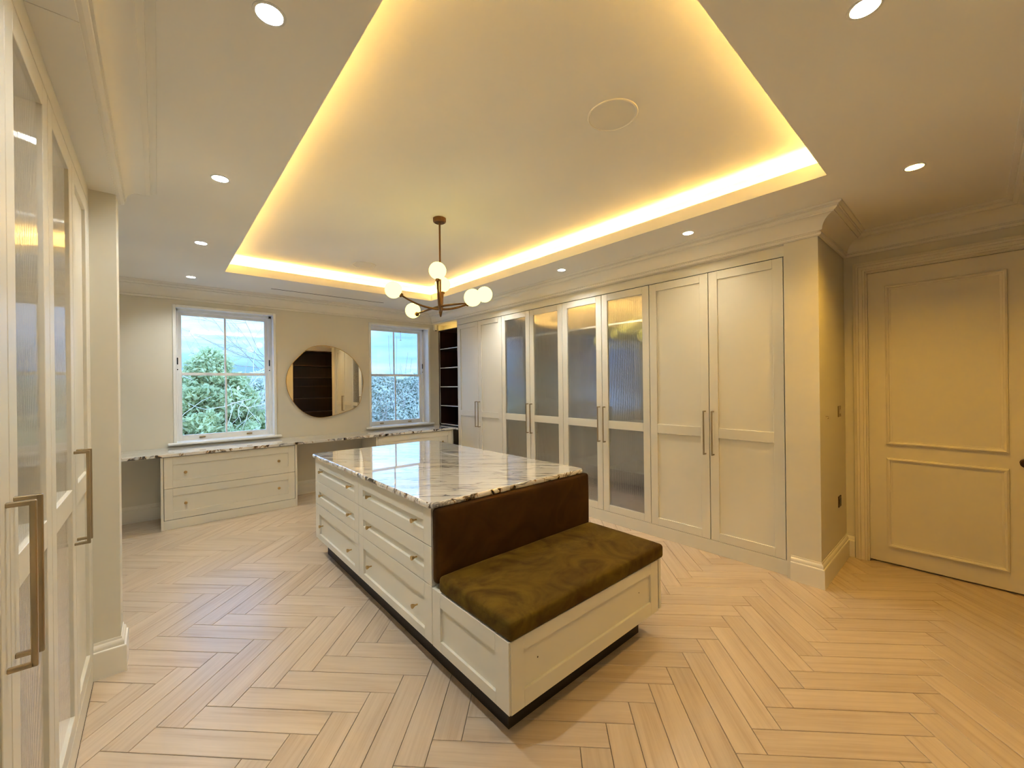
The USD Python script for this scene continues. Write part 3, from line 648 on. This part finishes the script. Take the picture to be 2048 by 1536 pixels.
def cushion(x0, x1, y0, y1, z0, z1, r, bulge, axis, seed, amp=.003):
    """Rounded block: a fine box grid pushed onto a rounded box, its chosen face domed."""
    n = (36, 22, 10)
    m = trimesh.creation.box((1, 1, 1))
    lo, hi = np.array([x0, y0, z0]), np.array([x1, y1, z1])
    vs, fs = [], []
    off = 0
    for ax in range(3):
        u, w = [k for k in range(3) if k != ax]
        for side_ in (0, 1):
            nu, nw = 40, 26
            A, Bm = np.meshgrid((1 - np.cos(np.linspace(0, np.pi, nu))) / 2, (1 - np.cos(np.linspace(0, np.pi, nw))) / 2, indexing='ij')
            p = np.zeros((nu, nw, 3)); p[..., u] = lo[u] + A * (hi - lo)[u]; p[..., w] = lo[w] + Bm * (hi - lo)[w]; p[..., ax] = (lo, hi)[side_][ax]
            vs.append(p.reshape(-1, 3))
            i, j = np.meshgrid(np.arange(nu - 1), np.arange(nw - 1), indexing='ij'); a = (i * nw + j).ravel() + off
            q = np.column_stack([a, a + nw, a + nw + 1, a + 1]); flip = (side_ == 0) ^ (ax == 1)
            fs.append(q[:, ::-1] if flip else q); off += nu * nw
    v = np.vstack(vs); q = np.vstack(fs)
    core = np.clip(v, lo + r, hi - r); d = v - core; L = np.linalg.norm(d, axis=1, keepdims=True)
    v = core + d / np.maximum(L, 1e-9) * np.minimum(L, r)
    t = (v - lo) / (hi - lo)
    o = [k for k in range(3) if k != abs(axis) - 1]
    dome = np.clip(4 * t[:, o[0]] * (1 - t[:, o[0]]), 0, 1) ** .4 * np.clip(4 * t[:, o[1]] * (1 - t[:, o[1]]), 0, 1) ** .4
    k = abs(axis) - 1; amt = t[:, k] if axis > 0 else 1 - t[:, k]
    v[:, k] += np.sign(axis) * bulge * dome * amt
    nz = meshkit.fbm(v * 7.0, 3, seed) - .5
    v[:, k] += np.sign(axis) * amp * nz * amt * 2
    M = trimesh.Trimesh(v, np.vstack([q[:, [0, 1, 2]], q[:, [0, 2, 3]]]), process=True)
    M.merge_vertices(); M.fix_normals()
    return M
sc = obj('seat_cushion', cushion(1.024, 2.196, 1.198, 1.738, IZS + .0015, .516, .020, .012, 3, 3), 'velvet_seat', label='olive brown velvet seat cushion on the low bench', cat='cushion', smooth=True)
bc = obj('back_cushion', cushion(1.025, 2.222, 1.752, 1.801, .462, .8355, .022, .013, -2, 8, .002), 'velvet_back', label='dark brown velvet back pad on the island end above the bench', cat='cushion', smooth=True)

# ------------------------------------------------------------------ mirror
mo = [(1.273, 1.556), (1.289, 1.662), (1.35, 1.75), (1.436, 1.854), (1.505, 1.931), (1.588, 1.99), (1.705, 2.013), (1.852, 2.008), (1.975, 1.967), (2.116, 1.878), (2.217, 1.778), (2.275, 1.645), (2.288, 1.496), (2.271, 1.318), (2.24, 1.185), (2.18, 1.136), (2.078, 1.089), (1.937, 1.057), (1.8, 1.022), (1.681, 1.01), (1.578, 1.04), (1.465, 1.122), (1.38, 1.207), (1.321, 1.316), (1.286, 1.436)]
from scipy.interpolate import splprep, splev
tck, _ = splprep(np.array(mo + [mo[0]]).T, s=0.0006, per=True)
ol = np.array(splev(np.linspace(0, 1, 120, endpoint=False), tck)).T
mp = sg.Polygon(ol)
def yplate(poly, ya, yb):
    m = trimesh.creation.extrude_polygon(poly, yb - ya, engine='earcut'); v = m.vertices.copy(); m.vertices = np.column_stack([v[:, 0], yb - v[:, 2], v[:, 1]]); m.fix_normals(); return m
mi = thing('mirror', 'large rounded organic mirror on the wall between the windows', 'mirror')
obj('glass', yplate(mp.buffer(-.004), 5.972, 5.976), 'mirror_glass', mi)
obj('rim', yplate(mp.difference(mp.buffer(-.005)), 5.969, 5.980), 'brass', mi, label='thin brass rim')
obj('backing', yplate(mp.buffer(-.02), 5.976, 5.999), 'black_plastic', mi)

# ------------------------------------------------------------------ chandelier
CX, CY = 1.735, 2.857
ch = thing('chandelier', 'bronze chandelier with curved arms and six glowing glass globes above the island', 'chandelier', (CX, CY, H2))
obj('canopy', lathe([(0, -.036), (.040, -.036), (.050, -.030), (.052, -.024), (.052, -.0005), (0, -.0005)], 36), 'bronze', ch, smooth=30)
obj('rod', cyl((0, 0, -.035), (0, 0, -.62), .0075, 16), 'bronze', ch, smooth=30)
obj('hub', lathe([(0, -.80), (.006, -.795), (.014, -.76), (.017, -.70), (.013, -.64), (.0085, -.60), (0, -.60)], 24), 'bronze', ch, smooth=30)
def dirv(lat, dep): return lat * _R[:2] + dep * _F[:2]
GR = .0655
for lat, dep, zg, zh, pw in [(0.352, 0.10, 2.200, 2.062, 2.0), (0.285, -0.25, 2.100, 2.086, 1.6), (0.018, -0.215, 2.315, 2.050, 3.2)]:
    v = dirv(lat, dep); L = np.hypot(*v); u = v / L
    for sgn in (1, -1):
        ts = np.linspace(0, 1, 22)
        rim = L - .055 if pw < 3 else L
        zend = zg - (.035 if pw < 3 else GR)
        z = zh + (zend - zh) * ts ** pw - H2
        pts = np.column_stack([sgn * u[0] * rim * ts, sgn * u[1] * rim * ts, z])
        rad = np.interp(ts, [0, .3, .9, 1], [.0095, .0085, .0065, .0085]) * (1.25 if pw > 3 else 1)
        a = obj('arm', tube(pts, rad, 10), 'bronze', ch, smooth=40)
        gc = np.array([sgn * v[0], sgn * v[1], zg - H2])
        ax = pts[-1] - gc; ax /= np.linalg.norm(ax)
        obj('socket_cap', cyl(gc + ax * (GR - .006), gc + ax * (GR + .014), .017, 20), 'bronze', a)
        s = trimesh.creation.uv_sphere(GR, count=[14, 20]); s.apply_translation(gc)
        obj('globe', s, 'globe_glow', ch, label='glowing opal glass globe', smooth=True)

# ------------------------------------------------------------------ downlights
def downlight(x, y, label, glow='downlight_glow'):
    t = thing('downlight', label, 'downlight', (x, y, H))
    obj('trim_ring', lathe([(.038, -.0025), (.046, -.002), (.047, 0.0), (.047, .001), (.038, .001), (.038, -.0025)], 32), 'white_plastic', t, smooth=30)
    obj('can', lathe([(.0375, 0), (.0385, 0), (.0385, .045), (0, .045), (0, .044), (.0375, .044), (.0375, 0)], 32), 'white_plastic', t, smooth=30)
    obj('lamp', lathe([(0, .030), (.030, .030), (.030, .034), (0, .034)], 16), glow, t)
    return t
d0 = downlight(0.275, 1.449, 'bright round downlight at the upper left, nearest on the left side', 'downlight_white_glow')
for x, y, lab in [(0.275, 2.773, 'second round downlight along the left side of the ceiling'), (0.276, 4.110, 'third round downlight along the left side, before the far crown'), (0.277, 5.439, 'farthest left downlight close to the window wall crown'),
                  (3.143, 4.130, 'downlight over the far wardrobes, behind the rightmost globe of the chandelier')]:
    copy_of(d0, (x, y, H), 0, lab, 'ceiling downlights')
d1 = setdata(downlight(3.143, 1.482, 'downlight above the near solid wardrobe doors', 'downlight_glow'), group='ceiling downlights')
for x, y, lab in [(3.143, 2.805, 'downlight above the reeded glass wardrobe doors')]:
    copy_of(d0, (x, y, H), 0, lab, 'ceiling downlights')
setdata(d0, group='ceiling downlights')
setdata(downlight(3.146, 0.218, 'warmest downlight, in front of the alcove door', 'downlight_amber_glow'), group='ceiling downlights')
setdata(downlight(1.680, 0.222, 'bright downlight at the upper right beside the near end of the tray', 'downlight_warm_glow'), group='ceiling downlights')

def speaker(x, y, label):
    t = thing('ceiling_speaker', label, 'speaker', (x, y, H2))
    obj('trim_ring', lathe([(.112, -.002), (.118, -.006), (.123, -.005), (.125, 0), (.112, 0)], 48), 'trim_paint', t, smooth=30)
    obj('grille', lathe([(0, -.003), (.113, -.003), (.113, 0), (0, 0)], 48), 'speaker_paint', t)
speaker(1.741, 1.200, 'large round flush speaker in the near part of the ceiling tray')
speaker(1.752, 4.490, 'round flush speaker at the far end of the ceiling tray')
sv = thing('slot_vent', 'long dark linear air slot in the ceiling near the windows', 'vent', (1.725, 5.508, H))
obj('slot', B(-.695, .695, -.011, .011, -.0012, .001), 'dark_void', sv)
obj('frame', cat_([B(-.70, .70, .011, .016, -.0016, .001), B(-.70, .70, -.016, -.011, -.0016, .001)]), 'ceiling_paint', sv)

# ------------------------------------------------------------------ small wall fittings in the alcove
def plate(x, z, w, h, name, label, m, extra):
    t = thing(name, label, 'wall switch' if 'switch' in name else 'socket', (x, YR, z))
    obj('plate', B(-w / 2, w / 2, -.006, .001, -h / 2, h / 2, .002), m, t)
    for q, em in extra: obj('rocker', q, em, t)
plate(4.070, 1.203, .086, .086, 'light_switch', 'pale switch plate on the alcove return wall', 'nickel', [(B(-.012, .012, -.010, -.005, -.018, .018, .002), 'wall_paint')])
plate(4.048, 0.495, .086, .086, 'wall_socket', 'dark brown socket plate low on the alcove return wall', 'brown_metal', [(B(-.028, .028, -.009, -.005, -.020, .020, .002), 'black_plastic')])
hk = thing('wall_hook', 'tiny hook left in the alcove wall by the pier edge', 'hook', (3.636, YR, 1.189))
obj('shank', tube([(0, 0, 0), (0, -.012, 0), (0, -.018, -.004), (0, -.018, -.012), (0, -.012, -.016)], .0022, 8), 'nickel', hk)

# ------------------------------------------------------------------ outside: lawn, hedge, trees, far roofs
rg = np.random.default_rng(7)
obj('gravel_yard', B(-80, 90, -60, 160, -3.3, -3.2), 'gravel', label='pale gravel yard far below the windows', cat='ground', kind='structure')
def leaves(points, size, rng, aim=None):
    """Small folded leaf blades at the points: two triangles each."""
    n = len(points); a = rng.normal(size=(n, 3)); a /= np.linalg.norm(a, axis=1, keepdims=True)
    b = np.cross(a, rng.normal(size=(n, 3))); b /= np.linalg.norm(b, axis=1, keepdims=True)
    s = (size * rng.uniform(.6, 1.3, n))[:, None]
    V = np.stack([points - a * s, points + b * s * .45, points + a * s, points - b * s * .45], 1).reshape(-1, 3)
    i = np.arange(n)[:, None] * 4
    Fc = np.vstack([i + [0, 1, 2], i + [0, 2, 3]])
    return trimesh.Trimesh(V, Fc, process=False)
def branch(p, d, L, r, depth, rng, out, bend=.25, up=.0):
    n = 6; pts = [p]; q = p.copy(); dd = d.copy()
    for i in range(n):
        dd = dd + rng.normal(size=3) * bend / n ** .5 * .6; dd[2] += up / n; dd /= np.linalg.norm(dd); q = q + dd * L / n; pts.append(q.copy())
    out.append(tube(np.array(pts), np.linspace(r, r * .45, n + 1), 6 if r > .02 else 4))
    if depth > 0:
        for k in range(rng.integers(3, 5)):
            t = rng.integers(2, n + 1); nd = dd + rng.normal(size=3) * .75; nd /= np.linalg.norm(nd)
            branch(np.array(pts[t]), nd, L * rng.uniform(.5, .75), r * .5, depth - 1, rng, out, bend, up)
# leafy tree outside the left window, a broad cone crown
tr = thing('leafy_tree', 'pale green leafy tree filling the lower left window', 'tree', (1.05, 13.2, -3.2))
bl = []
branch(np.array([0, 0, 0.0]), np.array([.02, .02, 1.0]), 4.6, .16, 0, rg, bl, .15)
for k in range(26):
    a = rg.uniform(0, 2 * math.pi); z = rg.uniform(2.6, 4.6); dv = np.array([math.cos(a), math.sin(a), rg.uniform(.05, .5)]); dv /= np.linalg.norm(dv)
    branch(np.array([0, 0, z]), dv, rg.uniform(1.0, 2.3), .020, 1, rg, bl, .7)
obj('trunk', bl[0], 'bark', tr, smooth=40)
obj('branches', cat_(bl[1:]), 'bark_pale', tr, kind='stuff')
lp = []
for k in range(230):
    t = rg.random() ** .85; z = 1.4 + 4.15 * t; L = (2.35 * (1 - t ** 1.3) + .16) * rg.uniform(.7, 1.12); a = rg.uniform(0, 2 * math.pi)
    n = int(200 + 170 * L); u = rg.random(n) ** .6
    q = np.column_stack([np.cos(a) * L * u, np.sin(a) * L * u * .8, z + L * (.22 * u + .10 * u * u) * (1 - .5 * t) - .1])
    lp.append(q + rg.normal(size=(n, 3)) * (.05 + .13 * (1 - u) + .05 * L * .4)[:, None])
pts = np.vstack(lp)
obj('foliage', leaves(pts, .070, rg), 'leaf_green', tr, kind='stuff')
# bare tree behind
bt = thing('bare_tree', 'leafless tree with fine twigs reaching across the left window sky', 'tree', (4.0, 21.0, -3.2))
bl = []
branch(np.array([0, 0, 0.0]), np.array([-.05, 0, 1.0]), 6.2, .14, 0, rg, bl, .1)
tp = np.array([-.3, 0, 5.6])
for k in range(7):
    a = rg.uniform(math.pi * .55, math.pi * 1.25); dv = np.array([math.cos(a), rg.uniform(-.3, .3), rg.uniform(.1, .9)]); dv /= np.linalg.norm(dv)
    branch(tp + rg.normal(size=3) * .15, dv, rg.uniform(1.8, 3.2), .014, 2, rg, bl, .55, .1)
obj('trunk', bl[0], 'bark', bt, smooth=40)
obj('twigs', cat_(bl[1:]), 'bark', bt, kind='stuff')
b2 = thing('bare_shrub', 'few thin bare stems rising above the hedge in the right window', 'shrub', (10.3, 22.0, -3.2))
bl = []
for k in range(7):
    dv = np.array([rg.uniform(-.12, .06), rg.uniform(-.05, .05), 1.0]); dv /= np.linalg.norm(dv)
    branch(np.array([rg.uniform(-.25, .25), 0, 0.0]), dv, rg.uniform(5.4, 7.6), .02, 0, rg, bl, .22)
obj('stems', cat_(bl), 'bark', b2, kind='stuff')
# tall clipped hedge / creeper across the right window
hd = thing('hedge', 'tall pale grey-green hedge filling the lower half of the right window', 'hedge')
n = 60000
hx = rg.uniform(4.3, 9.8, n); hz = rg.uniform(-1.4, 1.9, n)
top_ = 1.80 + .10 * np.sin(hx * 2.1) + .07 * np.sin(hx * 5.3); hz = np.minimum(hz, top_ - .02 * rg.random(n))
hy = 11.4 + .22 * np.abs(rg.normal(size=n)) + .3 * meshkit.fbm(np.column_stack([hx, hz, hz * 0]) * 2.2, 3, 5)
obj('leaves', leaves(np.column_stack([hx, hy, hz]), .055, rg), 'leaf_grey', hd, kind='stuff')
obj('core', B(4.3, 9.8, 11.85, 12.3, -3.2, 1.6), 'lawn', hd)
bl = []
for k in range(26):
    x = rg.uniform(4.6, 8.6); branch(np.array([x, 11.36, rg.uniform(-.6, .8)]), np.array([rg.uniform(-.5, .5), 0, 1.0]), rg.uniform(.5, 1.1), .009, 1, rg, bl, .3)
obj('stems', cat_(bl), 'bark', hd, kind='stuff')
# second hedge behind the leafy tree, so that the lower panes stay green
h2 = thing('hedge', 'green boundary hedge behind the leafy tree in the left window', 'hedge')
n = 30000
hx = rg.uniform(-1.5, 5.6, n); hz = rg.uniform(-2.0, 1.90, n); hy = 17.6 + .3 * np.abs(rg.normal(size=n))
obj('leaves', leaves(np.column_stack([hx, hy, hz + .12 * np.sin(hx * 2.7)]), .07, rg), 'leaf_grey', h2, kind='stuff')
obj('core', B(-1.5, 5.6, 18.2, 18.6, -3.2, 1.6), 'lawn', h2)
